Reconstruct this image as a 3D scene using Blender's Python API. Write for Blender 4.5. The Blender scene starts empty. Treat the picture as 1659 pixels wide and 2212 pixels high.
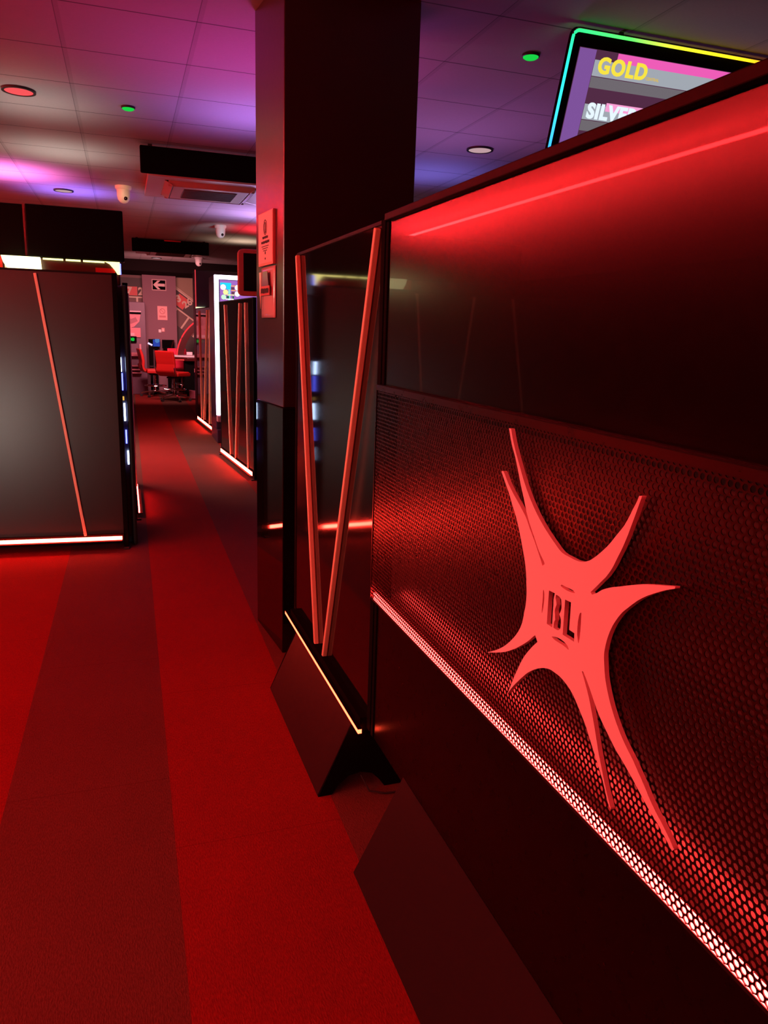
import bpy, bmesh, math, random
from mathutils import Vector, Matrix, Euler

random.seed(7)
SC = bpy.context.scene
COL = SC.collection
PI = math.pi
CEIL = 2.7835          # ceiling height
EYE = 1.45             # camera height

# ------------------------------------------------------------------ materials
def nodes(m):
    m.use_nodes = True
    return m.node_tree.nodes, m.node_tree.links

def mat(name, col, rough=0.5, metal=0.0, spec=0.5, coat=0.0, coat_rough=0.03, bump=0.0, scale=40.0, var=0.0, wave=0.0):
    m = bpy.data.materials.new(name)
    n, l = nodes(m)
    b = n['Principled BSDF']
    b.inputs['Base Color'].default_value = (*col, 1)
    b.inputs['Roughness'].default_value = rough
    b.inputs['Metallic'].default_value = metal
    b.inputs['Specular IOR Level'].default_value = spec
    b.inputs['Coat Weight'].default_value = coat
    b.inputs['Coat Roughness'].default_value = coat_rough
    tc = n.new('ShaderNodeTexCoord')
    nz = n.new('ShaderNodeTexNoise')
    nz.inputs['Scale'].default_value = scale
    nz.inputs['Detail'].default_value = 3
    l.new(tc.outputs['Object'], nz.inputs['Vector'])
    if var > 0:
        mx = n.new('ShaderNodeMix'); mx.data_type = 'RGBA'
        mx.inputs[6].default_value = (*[c * (1 - var) for c in col], 1)
        mx.inputs[7].default_value = (*[min(1, c * (1 + var)) for c in col], 1)
        l.new(nz.outputs['Fac'], mx.inputs[0])
        l.new(mx.outputs[2], b.inputs['Base Color'])
    if bump > 0:
        bp = n.new('ShaderNodeBump')
        bp.inputs['Strength'].default_value = bump
        bp.inputs['Distance'].default_value = 0.002
        l.new(nz.outputs['Fac'], bp.inputs['Height'])
        l.new(bp.outputs['Normal'], b.inputs['Normal'])
    elif wave > 0:      # slow ripple of a thin laminated sheet
        nz.inputs['Scale'].default_value = 2.2
        nz.inputs['Detail'].default_value = 0
        bp = n.new('ShaderNodeBump')
        bp.inputs['Strength'].default_value = 1.0
        bp.inputs['Distance'].default_value = wave
        l.new(nz.outputs['Fac'], bp.inputs['Height'])
        l.new(bp.outputs['Normal'], b.inputs['Normal'])
        l.new(bp.outputs['Normal'], b.inputs['Coat Normal'])
    else:
        mr = n.new('ShaderNodeMapRange')
        mr.inputs[3].default_value = max(0.0, rough * 0.92)
        mr.inputs[4].default_value = min(1.0, rough * 1.08)
        l.new(nz.outputs['Fac'], mr.inputs[0])
        l.new(mr.outputs[0], b.inputs['Roughness'])
    return m

def glow(name, col, strength):
    m = bpy.data.materials.new(name)
    n, l = nodes(m)
    n.remove(n['Principled BSDF'])
    e = n.new('ShaderNodeEmission')
    e.inputs['Color'].default_value = (*col, 1)
    e.inputs['Strength'].default_value = strength
    l.new(e.outputs[0], n['Material Output'].inputs[0])
    return m

M = {}
M['gloss'] = mat('gloss_black_panel', (.006, .006, .006), .06, wave=.0012)
M['satin'] = mat('satin_black_panel', (.022, .017, .015), .33)
M['upper'] = mat('upper_black_panel', (.002, .0015, .0015), .215, spec=.40, coat=.16, coat_rough=.02)
M['lower'] = mat('lower_black_panel', (.004, .003, .003), .28, spec=.16)
M['plate'] = mat('base_plate_laminate', (.022, .014, .014), .4, spec=.08)
M['clad'] = mat('gloss_cladding', (.005, .005, .005), .035)
M['frame'] = mat('black_metal', (.012, .011, .011), .42)
M['matte'] = mat('matte_black', (.0035, .0035, .0035), .8, spec=.04)
M['rail'] = mat('rail_black', (.007, .005, .005), .5, spec=.12)
M['mesh'] = mat('perforated_steel', (.12, .07, .07), .28, metal=1.0)
M['cavity'] = mat('cavity_lining', (.075, .055, .055), .28)
M['coral'] = mat('coral_acrylic', (.95, .78, .50), .5)
M['emblem'] = mat('emblem_acrylic', (.95, .86, .85), .55)
M['emblem_edge'] = M['emblem']
M['column'] = mat('column_paint', (.028, .023, .026), .30, spec=1.0)
M['white'] = mat('white_plastic', (.75, .72, .7), .4)
M['diffuser'] = glow('unlit_diffuser_glow', (.52, .33, .36), 1)  # steady glow stands in for room light on the downlight diffusers
M['tile_trim'] = mat('ceiling_white_metal', (.6, .58, .58), .35)
M['grille'] = mat('grille_grey', (.18, .17, .18), .5)
M['chrome'] = mat('chrome', (.8, .8, .8), .12, metal=1.0)
M['red_vinyl'] = mat('red_vinyl', (.5, .012, .010), .5, bump=.2, scale=120)
M['pink_vinyl'] = mat('pink_red_vinyl', (.85, .03, .09), .5, bump=.2, scale=120)
M['maroon'] = mat('maroon_gloss', (.05, .005, .006), .3)
M['mauve'] = mat('mauve_wall_paint', (.24, .12, .15), .7, bump=.1, scale=60)
M['dark_wall'] = mat('dark_wall_paint', (.035, .026, .028), .7, bump=.1, scale=60)
M['bulkhead'] = mat('bulkhead_paint', (.008, .005, .005), .9, spec=.05)
M['paper'] = mat('paper', (.8, .72, .7), .6)
M['ink'] = mat('ink', (.03, .02, .02), .6)
M['navy'] = mat('navy_cabinet', (.02, .035, .055), .4)
M['purple_black'] = mat('purple_black', (.02, .012, .03), .3)
M['greywhite'] = mat('table_surface', (.55, .57, .6), .35)
M['bronze'] = mat('bronze_casing', (.34, .24, .13), .5)
M['screen'] = mat('black_screen', (.004, .004, .004), .05)
M['dull_screen'] = mat('dull_black_screen', (.003, .003, .003), .35, spec=.04)
M['floorrubber'] = mat('rubber', (.02, .02, .02), .8)
M['acrylic'] = mat('clear_sign_holder', (.82, .42, .36), .3)
M['led'] = glow('red_led', (1, .03, .018), 95)
M['led_soft'] = glow('red_led_soft', (1, .055, .021), 14)
M['cove'] = glow('cove_led', (1, .02, .022), 265)
M['led_part'] = glow('partition_led', (1, .036, .032), 28)
M['led_white'] = glow('white_neon', (.86, .74, 1), 6)
M['green'] = glow('green_lamp', (.01, .62, .06), 1.05)
M['red_lit'] = glow('red_lit_disc', (1, .10, .11), .95)  # glow stands in for red light falling on the disc

# ------------------------------------------------------------------ mesh tools
class MB:
    def __init__(s):
        s.v = []; s.f = []
    def add(s, v, f):
        o = len(s.v)
        s.v += [tuple(p) for p in v]
        s.f += [tuple(i + o for i in q) for q in f]
        return s
    def box(s, x0, x1, y0, y1, z0, z1):
        if x0 > x1: x0, x1 = x1, x0
        if y0 > y1: y0, y1 = y1, y0
        if z0 > z1: z0, z1 = z1, z0
        v = [(x, y, z) for z in (z0, z1) for (x, y) in ((x0, y0), (x1, y0), (x1, y1), (x0, y1))]
        return s.add(v, [(3, 2, 1, 0), (4, 5, 6, 7), (0, 1, 5, 4), (1, 2, 6, 5), (2, 3, 7, 6), (3, 0, 4, 7)])
    def bar(s, p, q, up, w, h):
        """square bar from p to q; h along the direction 'up', w across"""
        p, q, up = Vector(p), Vector(q), Vector(up)
        d = (q - p).normalized()
        side = d.cross(up).normalized() * (w / 2)
        u = side.cross(d).normalized() * (h / 2)
        v = [c + a * side + b * u for c in (p, q) for (a, b) in ((-1, -1), (1, -1), (1, 1), (-1, 1))]
        return s.add(v, [(3, 2, 1, 0), (4, 5, 6, 7), (0, 1, 5, 4), (1, 2, 6, 5), (2, 3, 7, 6), (3, 0, 4, 7)])
    def prism(s, poly, fn, d0, d1):
        """polygon (a,b) pushed from depth d0 to d1; fn(a,b,d) -> point"""
        k = len(poly)
        v = [fn(a, b, d0) for a, b in poly] + [fn(a, b, d1) for a, b in poly]
        f = [tuple(range(k))[::-1], tuple(range(k, 2 * k))]
        f += [(i, (i + 1) % k, k + (i + 1) % k, k + i) for i in range(k)]
        return s.add(v, f)
    def lathe(s, prof, c=(0, 0, 0), n=24):
        """profile of (radius, z) turned about the vertical axis through c"""
        k = len(prof)
        v = [(c[0] + r * math.cos(2 * PI * i / n), c[1] + r * math.sin(2 * PI * i / n), c[2] + z) for i in range(n) for r, z in prof]
        f = []
        for i in range(n):
            j = (i + 1) % n
            f += [(i * k + a, j * k + a, j * k + a + 1, i * k + a + 1) for a in range(k - 1)]
        f.append(tuple(i * k for i in range(n))[::-1]); f.append(tuple(i * k + k - 1 for i in range(n)))
        return s.add(v, f)
    def tube(s, pts, r, n=8, closed=False):
        pts = [Vector(p) for p in pts]; m = len(pts); v = []; f = []
        for i, p in enumerate(pts):
            a = pts[(i - 1) % m] if (closed or i) else p
            b = pts[(i + 1) % m] if (closed or i < m - 1) else p
            d = (b - a).normalized()
            ref = Vector((0, 0, 1)) if abs(d.z) < .9 else Vector((1, 0, 0))
            u = d.cross(ref).normalized(); w = u.cross(d)
            v += [p + r * (math.cos(2 * PI * t / n) * u + math.sin(2 * PI * t / n) * w) for t in range(n)]
        for i in range(m if closed else m - 1):
            j = (i + 1) % m
            f += [(i * n + t, i * n + (t + 1) % n, j * n + (t + 1) % n, j * n + t) for t in range(n)]
        if not closed:
            f.append(tuple(range(n))); f.append(tuple((m - 1) * n + t for t in range(n))[::-1])
        return s.add(v, f)
    def sphere(s, c, r, n=16, sc=(1, 1, 1)):
        prof = [(max(1e-4, r * math.sin(PI * i / 10)), -r * math.cos(PI * i / 10)) for i in range(11)]
        k = MB().lathe(prof, n=n)
        return s.add([(c[0] + x * sc[0], c[1] + y * sc[1], c[2] + z * sc[2]) for x, y, z in k.v], k.f)
    def xform(s, mtx):
        s.v = [tuple(mtx @ Vector(p)) for p in s.v]
        return s
    def build(s, name, material, parent=None, bev=0.0, smooth=False):
        me = bpy.data.meshes.new(name)
        me.from_pydata(s.v, [], s.f)
        bm = bmesh.new(); bm.from_mesh(me)
        bmesh.ops.recalc_face_normals(bm, faces=bm.faces)
        bm.to_mesh(me); bm.free()
        return link(name, me, material, parent, bev, smooth)

def link(name, me, material, parent=None, bev=0.0, smooth=False):
    me.materials.append(material)
    if smooth:
        me.polygons.foreach_set('use_smooth', [True] * len(me.polygons))
        me.set_sharp_from_angle(angle=.65)
    o = bpy.data.objects.new(name, me)
    COL.objects.link(o)
    if parent is not None:
        o.parent = parent
    if bev > 0:
        b = o.modifiers.new('bevel', 'BEVEL'); b.width = bev; b.segments = 2; b.limit_method = 'ANGLE'
    return o

def tag(o, label=None, cat=None, group=None, kind=None):
    if label: o['label'] = label
    if cat: o['category'] = cat
    if group: o['group'] = group
    if kind: o['kind'] = kind
    return o

def thing(name, label, cat, loc=(0, 0, 0), rz=0.0, group=None, kind=None, rx=0.0):
    o = bpy.data.objects.new(name, None); COL.objects.link(o)
    o.empty_display_size = .1
    o.location = loc; o.rotation_euler = (rx, 0, rz)
    return tag(o, label, cat, group, kind)

def B(x0, x1, y0, y1, z0, z1):
    return MB().box(x0, x1, y0, y1, z0, z1)

def dup(root, loc, rz, label, scale=None):
    r = root.copy(); COL.objects.link(r); r.location = loc; r.rotation_euler = (0, 0, rz); r['label'] = label
    if scale: r.scale = (scale,) * 3
    for ch in list(root.children):
        c = ch.copy(); COL.objects.link(c); c.parent = r
        for g in list(ch.children):
            d = g.copy(); COL.objects.link(d); d.parent = c
    return r

def text_mb(body, size, depth=.002, offset=0.0, mtx=None, align='LEFT', bevel=0.0, space=1.0):
    cu = bpy.data.curves.new('lettering', 'FONT')
    cu.body = body; cu.size = size; cu.extrude = depth / 2; cu.offset = offset; cu.align_x = align
    cu.resolution_u = 4; cu.space_character = space; cu.bevel_depth = bevel
    ob = bpy.data.objects.new('lettering', cu); COL.objects.link(ob)
    dg = bpy.context.evaluated_depsgraph_get(); dg.update()
    me = bpy.data.meshes.new_from_object(ob.evaluated_get(dg))
    bpy.data.objects.remove(ob); bpy.data.curves.remove(cu)
    if mtx is not None: me.transform(mtx)
    return me

def flat_curve(splines, depth):
    """filled 2-D outline with holes, extruded by depth about its plane (local x,y)"""
    cu = bpy.data.curves.new('outline', 'CURVE'); cu.dimensions = '2D'; cu.fill_mode = 'BOTH'; cu.extrude = depth / 2
    for pts in splines:
        s = cu.splines.new('POLY'); s.points.add(len(pts) - 1); s.use_cyclic_u = True
        for p, (x, y) in zip(s.points, pts): p.co = (x, y, 0, 1)
    ob = bpy.data.objects.new('outline', cu); COL.objects.link(ob)
    dg = bpy.context.evaluated_depsgraph_get(); dg.update()
    me = bpy.data.meshes.new_from_object(ob.evaluated_get(dg))
    bpy.data.objects.remove(ob); bpy.data.curves.remove(cu)
    return me

def smooth_poly(pts, steps=3, corner=50):
    out = []; n = len(pts); P = [Vector(p) for p in pts]
    def is_corner(i):
        a = (P[i] - P[i - 1]); b = (P[(i + 1) % n] - P[i])
        return a.length < 1e-6 or b.length < 1e-6 or math.degrees(a.angle(b)) > corner
    cor = [is_corner(i) for i in range(n)]
    for i in range(n):
        p1, p2 = P[i], P[(i + 1) % n]
        p0 = P[i - 1] if not cor[i] else p1 - (p2 - p1)
        p3 = P[(i + 2) % n] if not cor[(i + 1) % n] else p2 + (p2 - p1)
        for k in range(steps):
            t = k / steps
            q = .5 * ((2 * p1) + (p2 - p0) * t + (2 * p0 - 5 * p1 + 4 * p2 - p3) * t * t + (3 * p1 - p0 - 3 * p2 + p3) * t ** 3)
            out.append((q.x, q.y))
    return out

STAR = [(1.2245,1.292),(1.2085,1.263),(1.1935,1.243),(1.1785,1.218),(1.1665,1.197),(1.1535,1.177),(1.1415,1.157),(1.1275,1.138),(1.1085,1.118),(1.0895,1.098),(1.0705,1.084),(1.0705,1.079),(1.0755,1.076),(1.0805,1.083),(1.0915,1.095),(1.1085,1.113),(1.1245,1.128),(1.1385,1.143),(1.1525,1.153),(1.1695,1.164),(1.1895,1.176),(1.2125,1.192),(1.2325,1.21),(1.2415,1.209),(1.2255,1.193),(1.2065,1.174),(1.1915,1.156),(1.1765,1.139),(1.1625,1.119),(1.1515,1.101),(1.1415,1.083),(1.1325,1.065),(1.1255,1.046),(1.1215,1.027),(1.1185,1.01),(1.1185,0.991),(1.1215,0.975),(1.1255,0.954),(1.1355,0.934),(1.1505,0.915),(1.1695,0.896),(1.1915,0.878),(1.2175,0.861),(1.2495,0.843),(1.2115,0.859),(1.1795,0.874),(1.1495,0.892),(1.1265,0.908),(1.1035,0.926),(1.0865,0.942),(1.0795,0.948),(1.0705,0.939),(1.0845,0.925),(1.0985,0.909),(1.1095,0.895),(1.1195,0.879),(1.1295,0.86),(1.1395,0.84),(1.1485,0.82),(1.1585,0.797),(1.1465,0.814),(1.1305,0.833),(1.1125,0.852),(1.0955,0.869),(1.0775,0.883),(1.0585,0.895),(1.0415,0.903),(1.0245,0.908),(1.0095,0.909),(0.9945,0.909),(0.9785,0.906),(0.9635,0.901),(0.9505,0.894),(0.9375,0.884),(0.9265,0.875),(0.9125,0.863),(0.9015,0.85),(0.8895,0.837),(0.8785,0.825),(0.8675,0.812),(0.8565,0.799),(0.8475,0.785),(0.8385,0.772),(0.8315,0.768),(0.8385,0.778),(0.8475,0.791),(0.8575,0.808),(0.8665,0.824),(0.8755,0.84),(0.8835,0.857),(0.8915,0.874),(0.9005,0.891),(0.9105,0.909),(0.9205,0.924),(0.9295,0.936),(0.9365,0.945),(0.9325,0.946),(0.9205,0.935),(0.9075,0.922),(0.8965,0.91),(0.8835,0.897),(0.8685,0.886),(0.8535,0.876),(0.8365,0.865),(0.8195,0.857),(0.7985,0.846),(0.7845,0.838),(0.7675,0.828),(0.7515,0.819),(0.7355,0.812),(0.7194,0.803),(0.7014,0.792),(0.6984,0.797),(0.7114,0.807),(0.7244,0.816),(0.7395,0.825),(0.7535,0.835),(0.7695,0.849),(0.7835,0.86),(0.7985,0.872),(0.8125,0.881),(0.8295,0.894),(0.8455,0.91),(0.8585,0.926),(0.8705,0.945),(0.8785,0.962),(0.8835,0.98),(0.8865,0.995),(0.8855,1.008),(0.8825,1.023),(0.8765,1.04),(0.8685,1.055),(0.8565,1.072),(0.8425,1.086),(0.8265,1.101),(0.8105,1.113),(0.7925,1.124),(0.7745,1.134),(0.7575,1.142),(0.7575,1.145),(0.7755,1.14),(0.7975,1.134),(0.8205,1.127),(0.8415,1.119),(0.8655,1.109),(0.8875,1.1),(0.9065,1.09),(0.9185,1.081),(0.9305,1.074),(0.9345,1.077),(0.9235,1.088),(0.9115,1.101),(0.8995,1.114),(0.8885,1.13),(0.8805,1.146),(0.8715,1.164),(0.8635,1.183),(0.8575,1.2),(0.8515,1.217),(0.8465,1.232),(0.8415,1.247),(0.8475,1.246),(0.8515,1.236),(0.8575,1.225),(0.8645,1.211),(0.8735,1.196),(0.8875,1.179),(0.9015,1.162),(0.9155,1.148),(0.9315,1.134),(0.9455,1.124),(0.9615,1.117),(0.9785,1.114),(0.9955,1.114),(1.0205,1.115),(1.0405,1.123),(1.0615,1.133),(1.0835,1.145),(1.1065,1.16),(1.1275,1.177),(1.1445,1.193),(1.1615,1.212),(1.1765,1.231),(1.1925,1.252),(1.2055,1.271),(1.2165,1.292)]
HOLES = [[(1.0485,1.041),(1.0305,1.042),(1.0325,1.029),(1.0315,1.02),(1.0315,1.007),(1.0305,0.993),(1.0295,0.982),(1.0465,0.982)],[(1.0265,1.041),(1.0165,1.041),(1.0105,1.038),(1.0085,1.031),(1.0075,1.024),(1.0095,1.017),(1.0125,1.012),(1.0095,1.009),(1.0065,1.005),(1.0055,0.999),(1.0055,0.991),(1.0075,0.987),(1.0115,0.984),(1.0175,0.983),(1.0255,0.983),(1.0255,0.993),(1.0225,0.998),(1.0245,1.007),(1.0265,1.013),(1.0245,1.02),(1.0225,1.025),(1.0255,1.032),(1.0275,1.035)],[(0.9995,1.042),(0.9825,1.043),(0.9805,0.997),(0.9655,0.997),(0.9645,0.983),(0.9975,0.982)],[(1.0655,1.037),(1.0625,1.033),(1.0605,1.023),(1.0605,1.014),(1.0615,1.004),(1.0635,0.995),(1.0645,0.995),(1.0655,1.002),(1.0655,1.013),(1.0655,1.023),(1.0665,1.033)],[(0.9545,1.036),(0.9525,1.036),(0.9515,1.025),(0.9505,1.009),(0.9505,0.995),(0.9515,0.986),(0.9535,0.986),(0.9575,0.996),(0.9585,1.001),(0.9595,1.013),(0.9585,1.027),(0.9565,1.034)],[(1.0135,1.063),(1.0035,1.063),(0.9885,1.064),(0.9795,1.064),(0.9745,1.062),(0.9755,1.061),(0.9865,1.059),(0.9995,1.058),(1.0105,1.059),(1.0155,1.06)],[(1.0285,0.966),(1.0175,0.97),(1.0055,0.972),(0.9935,0.972),(0.9835,0.97),(0.9785,0.967),(0.9765,0.964),(0.9805,0.964),(0.9945,0.965),(1.0075,0.964),(1.0215,0.964)]]

# ------------------------------------------------------------------ the setting
def nmath(n, l, op, a, b=None):
    x = n.new('ShaderNodeMath'); x.operation = op
    for i, q in enumerate((a, b)):
        if q is None: continue
        if isinstance(q, (int, float)): x.inputs[i].default_value = q
        else: l.new(q, x.inputs[i])
    return x.outputs[0]

def carpet_material():
    m = bpy.data.materials.new('striped_carpet'); n, l = nodes(m); b = n['Principled BSDF']
    tc = n.new('ShaderNodeTexCoord'); sp = n.new('ShaderNodeSeparateXYZ'); l.new(tc.outputs['Object'], sp.inputs[0])
    X, Y = sp.outputs[0], sp.outputs[1]
    # plank rows run along the aisle and lean very slightly to the right
    u = nmath(n, l, 'DIVIDE', nmath(n, l, 'SUBTRACT', nmath(n, l, 'SUBTRACT', X, nmath(n, l, 'MULTIPLY', Y, .0062)), .067), .489)
    row = nmath(n, l, 'FLOOR', u)
    par = nmath(n, l, 'ABSOLUTE', nmath(n, l, 'MODULO', row, 2.0))
    fib = n.new('ShaderNodeTexNoise'); fib.inputs['Scale'].default_value = 260; fib.inputs['Detail'].default_value = 2
    mp = n.new('ShaderNodeMapping'); mp.inputs['Scale'].default_value = (1, .35, 1)
    l.new(tc.outputs['Object'], mp.inputs[0]); l.new(mp.outputs[0], fib.inputs['Vector'])
    big = n.new('ShaderNodeTexNoise'); big.inputs['Scale'].default_value = 1.6; big.inputs['Detail'].default_value = 3
    l.new(tc.outputs['Object'], big.inputs['Vector'])
    mix = n.new('ShaderNodeMix'); mix.data_type = 'RGBA'
    mix.inputs[6].default_value = (.20, .019, .015, 1)      # red planks
    mix.inputs[7].default_value = (.112, .046, .033, 1)      # charcoal planks
    l.new(par, mix.inputs[0])
    v = nmath(n, l, 'ADD', .62, nmath(n, l, 'MULTIPLY', fib.outputs['Fac'], .76))
    v = nmath(n, l, 'MULTIPLY', v, nmath(n, l, 'ADD', .86, nmath(n, l, 'MULTIPLY', big.outputs['Fac'], .28)))
    # fine cross seams of the tiles
    s = nmath(n, l, 'FRACT', nmath(n, l, 'ADD', nmath(n, l, 'DIVIDE', Y, .978), nmath(n, l, 'MULTIPLY', row, .37)))
    seam = nmath(n, l, 'SUBTRACT', 1.0, nmath(n, l, 'MULTIPLY', nmath(n, l, 'LESS_THAN', s, .004), .18))
    v = nmath(n, l, 'MULTIPLY', v, seam)
    sc = n.new('ShaderNodeVectorMath'); sc.operation = 'SCALE'
    l.new(mix.outputs[2], sc.inputs[0]); l.new(v, sc.inputs['Scale'])
    l.new(sc.outputs[0], b.inputs['Base Color'])
    b.inputs['Roughness'].default_value = .95; b.inputs['Specular IOR Level'].default_value = .1
    bp = n.new('ShaderNodeBump'); bp.inputs['Strength'].default_value = .5; bp.inputs['Distance'].default_value = .004
    l.new(fib.outputs['Fac'], bp.inputs['Height']); l.new(bp.outputs[0], b.inputs['Normal'])
    return m

def ceiling_material():
    m = bpy.data.materials.new('tiled_ceiling'); n, l = nodes(m); b = n['Principled BSDF']
    tc = n.new('ShaderNodeTexCoord'); sp = n.new('ShaderNodeSeparateXYZ'); l.new(tc.outputs['Object'], sp.inputs[0])
    fy = nmath(n, l, 'FRACT', nmath(n, l, 'DIVIDE', nmath(n, l, 'SUBTRACT', sp.outputs[1], 4.4704 - .006 - 24), .6))
    fx = nmath(n, l, 'FRACT', nmath(n, l, 'DIVIDE', nmath(n, l, 'SUBTRACT', sp.outputs[0], -.2193 - .012 - 24), .6))
    gy = nmath(n, l, 'LESS_THAN', fy, .016)
    gx = nmath(n, l, 'LESS_THAN', fx, .04)
    hx = nmath(n, l, 'MULTIPLY', nmath(n, l, 'LESS_THAN', fx, .006), .5)
    nz = n.new('ShaderNodeTexNoise'); nz.inputs['Scale'].default_value = 90
    l.new(tc.outputs['Object'], nz.inputs['Vector'])
    base = nmath(n, l, 'ADD', .44, nmath(n, l, 'MULTIPLY', nz.outputs['Fac'], .05))
    k = nmath(n, l, 'SUBTRACT', 1.0, nmath(n, l, 'MULTIPLY', gx, .14))
    k = nmath(n, l, 'MULTIPLY', k, nmath(n, l, 'SUBTRACT', 1.0, hx))
    k = nmath(n, l, 'MULTIPLY', k, nmath(n, l, 'SUBTRACT', 1.0, nmath(n, l, 'MULTIPLY', gy, .72)))
    v = nmath(n, l, 'MULTIPLY', base, k)
    cb = n.new('ShaderNodeCombineColor')
    for i in range(3): l.new(v, cb.inputs[i])
    l.new(cb.outputs[0], b.inputs['Base Color']); b.inputs['Roughness'].default_value = .85
    return m

def struct(o, label, cat):
    return tag(o, label, cat, kind='structure')

struct(B(-8, 7, -6, 18.4, -.1, 0).build('floor', carpet_material()), 'red and charcoal striped carpet floor', 'floor')
struct(B(-8, 7, -6, 18.4, CEIL, CEIL + .1).build('ceiling', ceiling_material()), 'suspended tile ceiling washed in coloured light', 'ceiling')
struct(B(-8, 7, 18.4, 18.5, 0, CEIL).build('wall_back', M['dark_wall']), 'dark wall at the far end of the hall', 'wall')
struct(B(-8.1, -8, -6, 18.4, 0, CEIL).build('wall_left', M['dark_wall']), 'dark side wall on the left', 'wall')
struct(B(7, 7.1, -6, 18.4, 0, CEIL).build('wall_right', M['dark_wall']), 'dark side wall on the right', 'wall')
struct(B(-8, 7, -6.1, -6, 0, CEIL).build('wall_front', M['dark_wall']), 'dark wall behind the viewer', 'wall')
struct(B(-8, 7, 16.9, 18.4, 2.56, CEIL).build('trim_1', M['bulkhead']), 'dark lowered bulkhead above the far wall', 'bulkhead')
struct(B(.433, 1.148, 18.12, 18.4, 0, 2.56).build('trim_2', M['mauve']), 'mauve pier on the far wall carrying the arrow sign', 'pier')

# column, turned slightly against the room grid, gloss cladding round its lower part
cw, cd = .585, .43
col = thing('column', 'square dark painted column with gloss black lower cladding', 'column', (.636, 3.218, 0), .1, kind='structure')
B(0, cw, 0, cd, 1.131, CEIL).build('shaft', M['column'], col, bev=.004)
B(-.003, cw + .003, -.003, cd + .003, 0, 1.129).build('cladding', M['clad'], col, bev=.003)

# ------------------------------------------------------------------ screens with coral light bars
def divider(label, loc, rz, length, z0, ztop, bars, led, panel, group=None, near_post=True, led_x=-.02, led_h=.022, led_mat='led', feet='low', rail=True, leds=None):
    """panel front faces local -x and runs from local y=0 to y=length; bars: (y top, z top, y bottom, z bottom)"""
    t = thing('divider_screen', label, 'divider screen', loc, rz, group)
    B(0, .028, 0, length, z0, ztop - .012).build('glossy_panel', M[panel], t)
    if rail:
        B(-.004, .034, -.004, length + .004, ztop - .012, ztop).build('top_rail', M['rail'], t, bev=.002)
    B(min(-.012, led_x), .036, 0, length, z0 - .045, z0).build('bottom_rail', M['matte'], t)
    y0, y1 = leds or (.01, length - .01)
    B(led_x - .012, led_x, y0, y1, led - led_h / 2, led + led_h / 2).build('light_strip', M[led_mat], t)
    if feet == 'low':
        B(led_x - .032, 0, y0, y1, led - led_h / 2 - .010, led - led_h / 2 - .003).build('sill', M['matte'], t)
    else:
        B(led_x - .013, led_x, y0, y1, led + led_h / 2, led + led_h / 2 + .003).build('strip_cover', M['matte'], t)
    for (ya, za, yb, zb) in bars:
        MB().bar((-.009, ya, za), (-.009, yb, zb), (1, 0, 0), .017, .018).build('light_bar', M['coral'], t, bev=.003)
    for y in ((-.03, length) if near_post else (length,)):
        B(-.002, .032, y, y + .03, .012 if feet == 'low' else .25, ztop).build('post', M['matte'], t, bev=.002)
    if feet == 'low':
        for y in ((-.03, length) if near_post else (length,)):
            B(-.03, .06, y - .004, y + .034, 0, .012).build('foot', M['floorrubber'], t, bev=.003)
    return t

# the near screen with the V of two bars, standing on an A-shaped base
YAW = .0144
v = divider('gloss black divider screen with two coral bars forming a V, beside the column',
            (.70 - .0144 * 2.04, 2.04, 0), YAW, .99, .285, 1.748,
            [(.96, 1.735, .60, .268), (.012, 1.729, .493, .262)], .251, 'gloss', feet=None, led_x=-.024, led_h=.014, led_mat='led_soft', leds=(-.02, 1.045))
# slanted base plate and the two A-shaped brackets
ang = math.atan2(.25, .105)
MB().prism([(-.143, 0), (-.136, 0), (-.026, .243), (-.033, .243)], lambda a, b, d: (a, d, b), .055, .835).build('base_plate', M['plate'], v)
def bracket(y):
    out = [(-.14, 0), (-.095, 0), (-.075, .03), (-.04, .058), (0, .066), (.04, .055), (.065, .028), (.085, 0), (.145, 0), (.138, .02), (.05, .24), (-.035, .24)]
    return MB().prism([(a - .002, b) for a, b in out], lambda a, b, d: (a, d, b), y, y + .006)
bracket(.047).build('bracket', M['matte'], v)
bracket(.837).build('bracket', M['matte'], v)
pts = [(.15, .05, .02), (.158, .035, .012), (.15, .012, .006), (.12, -.004, .005), (.07, .0, .005), (.02, .015, .012), (0, .046, .055)]
MB().tube(pts, .0028, 6).build('cable', M['floorrubber'], v, smooth=True)

# ------------------------------------------------------------------ the big partition on the right
P = thing('partition_wall', 'long black partition with perforated lower panel lit red along its bottom edge', 'partition', (.70, 0, 0), YAW)
YN = -2.2     # runs on past the viewer
B(0, .045, YN, 1.975, 1.30, 1.739).build('upper_panel', M['upper'], P)
B(-.014, .052, YN, 1.985, 1.739, 1.757).build('top_rail', M['rail'], P, bev=.002)
B(-.004, .052, 1.975, 1.995, .25, 1.739).build('end_post', M['matte'], P, bev=.002)
B(0, .045, YN, 1.975, .25, .688).build('lower_panel', M['lower'], P)
MB().prism([(-.137, 0), (-.128, 0), (.002, .262), (.002, .270), (-.001, .270)], lambda a, b, d: (a, d, b), YN, 1.722).build('base_plate', M['plate'], P)
MB().prism([(-.128, .002), (.14, .002), (.045, .25), (-.008, .25)], lambda a, b, d: (a, d, b), 1.71, 1.716).build('bracket', M['matte'], P)
B(.04, .045, YN, 1.975, .697, 1.30).build('back_plate', M['cavity'], P)
B(-.011, .04, YN, 2.004, .688, .694).build('cavity_floor', M['frame'], P)
B(-.0095, -.003, YN, 1.99, .694, .7145).build('light_strip', M['led_part'], P)
B(-.003, .040, YN, 1.99, .694, .697).build('strip_tray', M['cavity'], P)
B(-.0145, -.011, YN, 2.006, 1.300, 1.315).build('panel_rim', M['mesh'], P)
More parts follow.
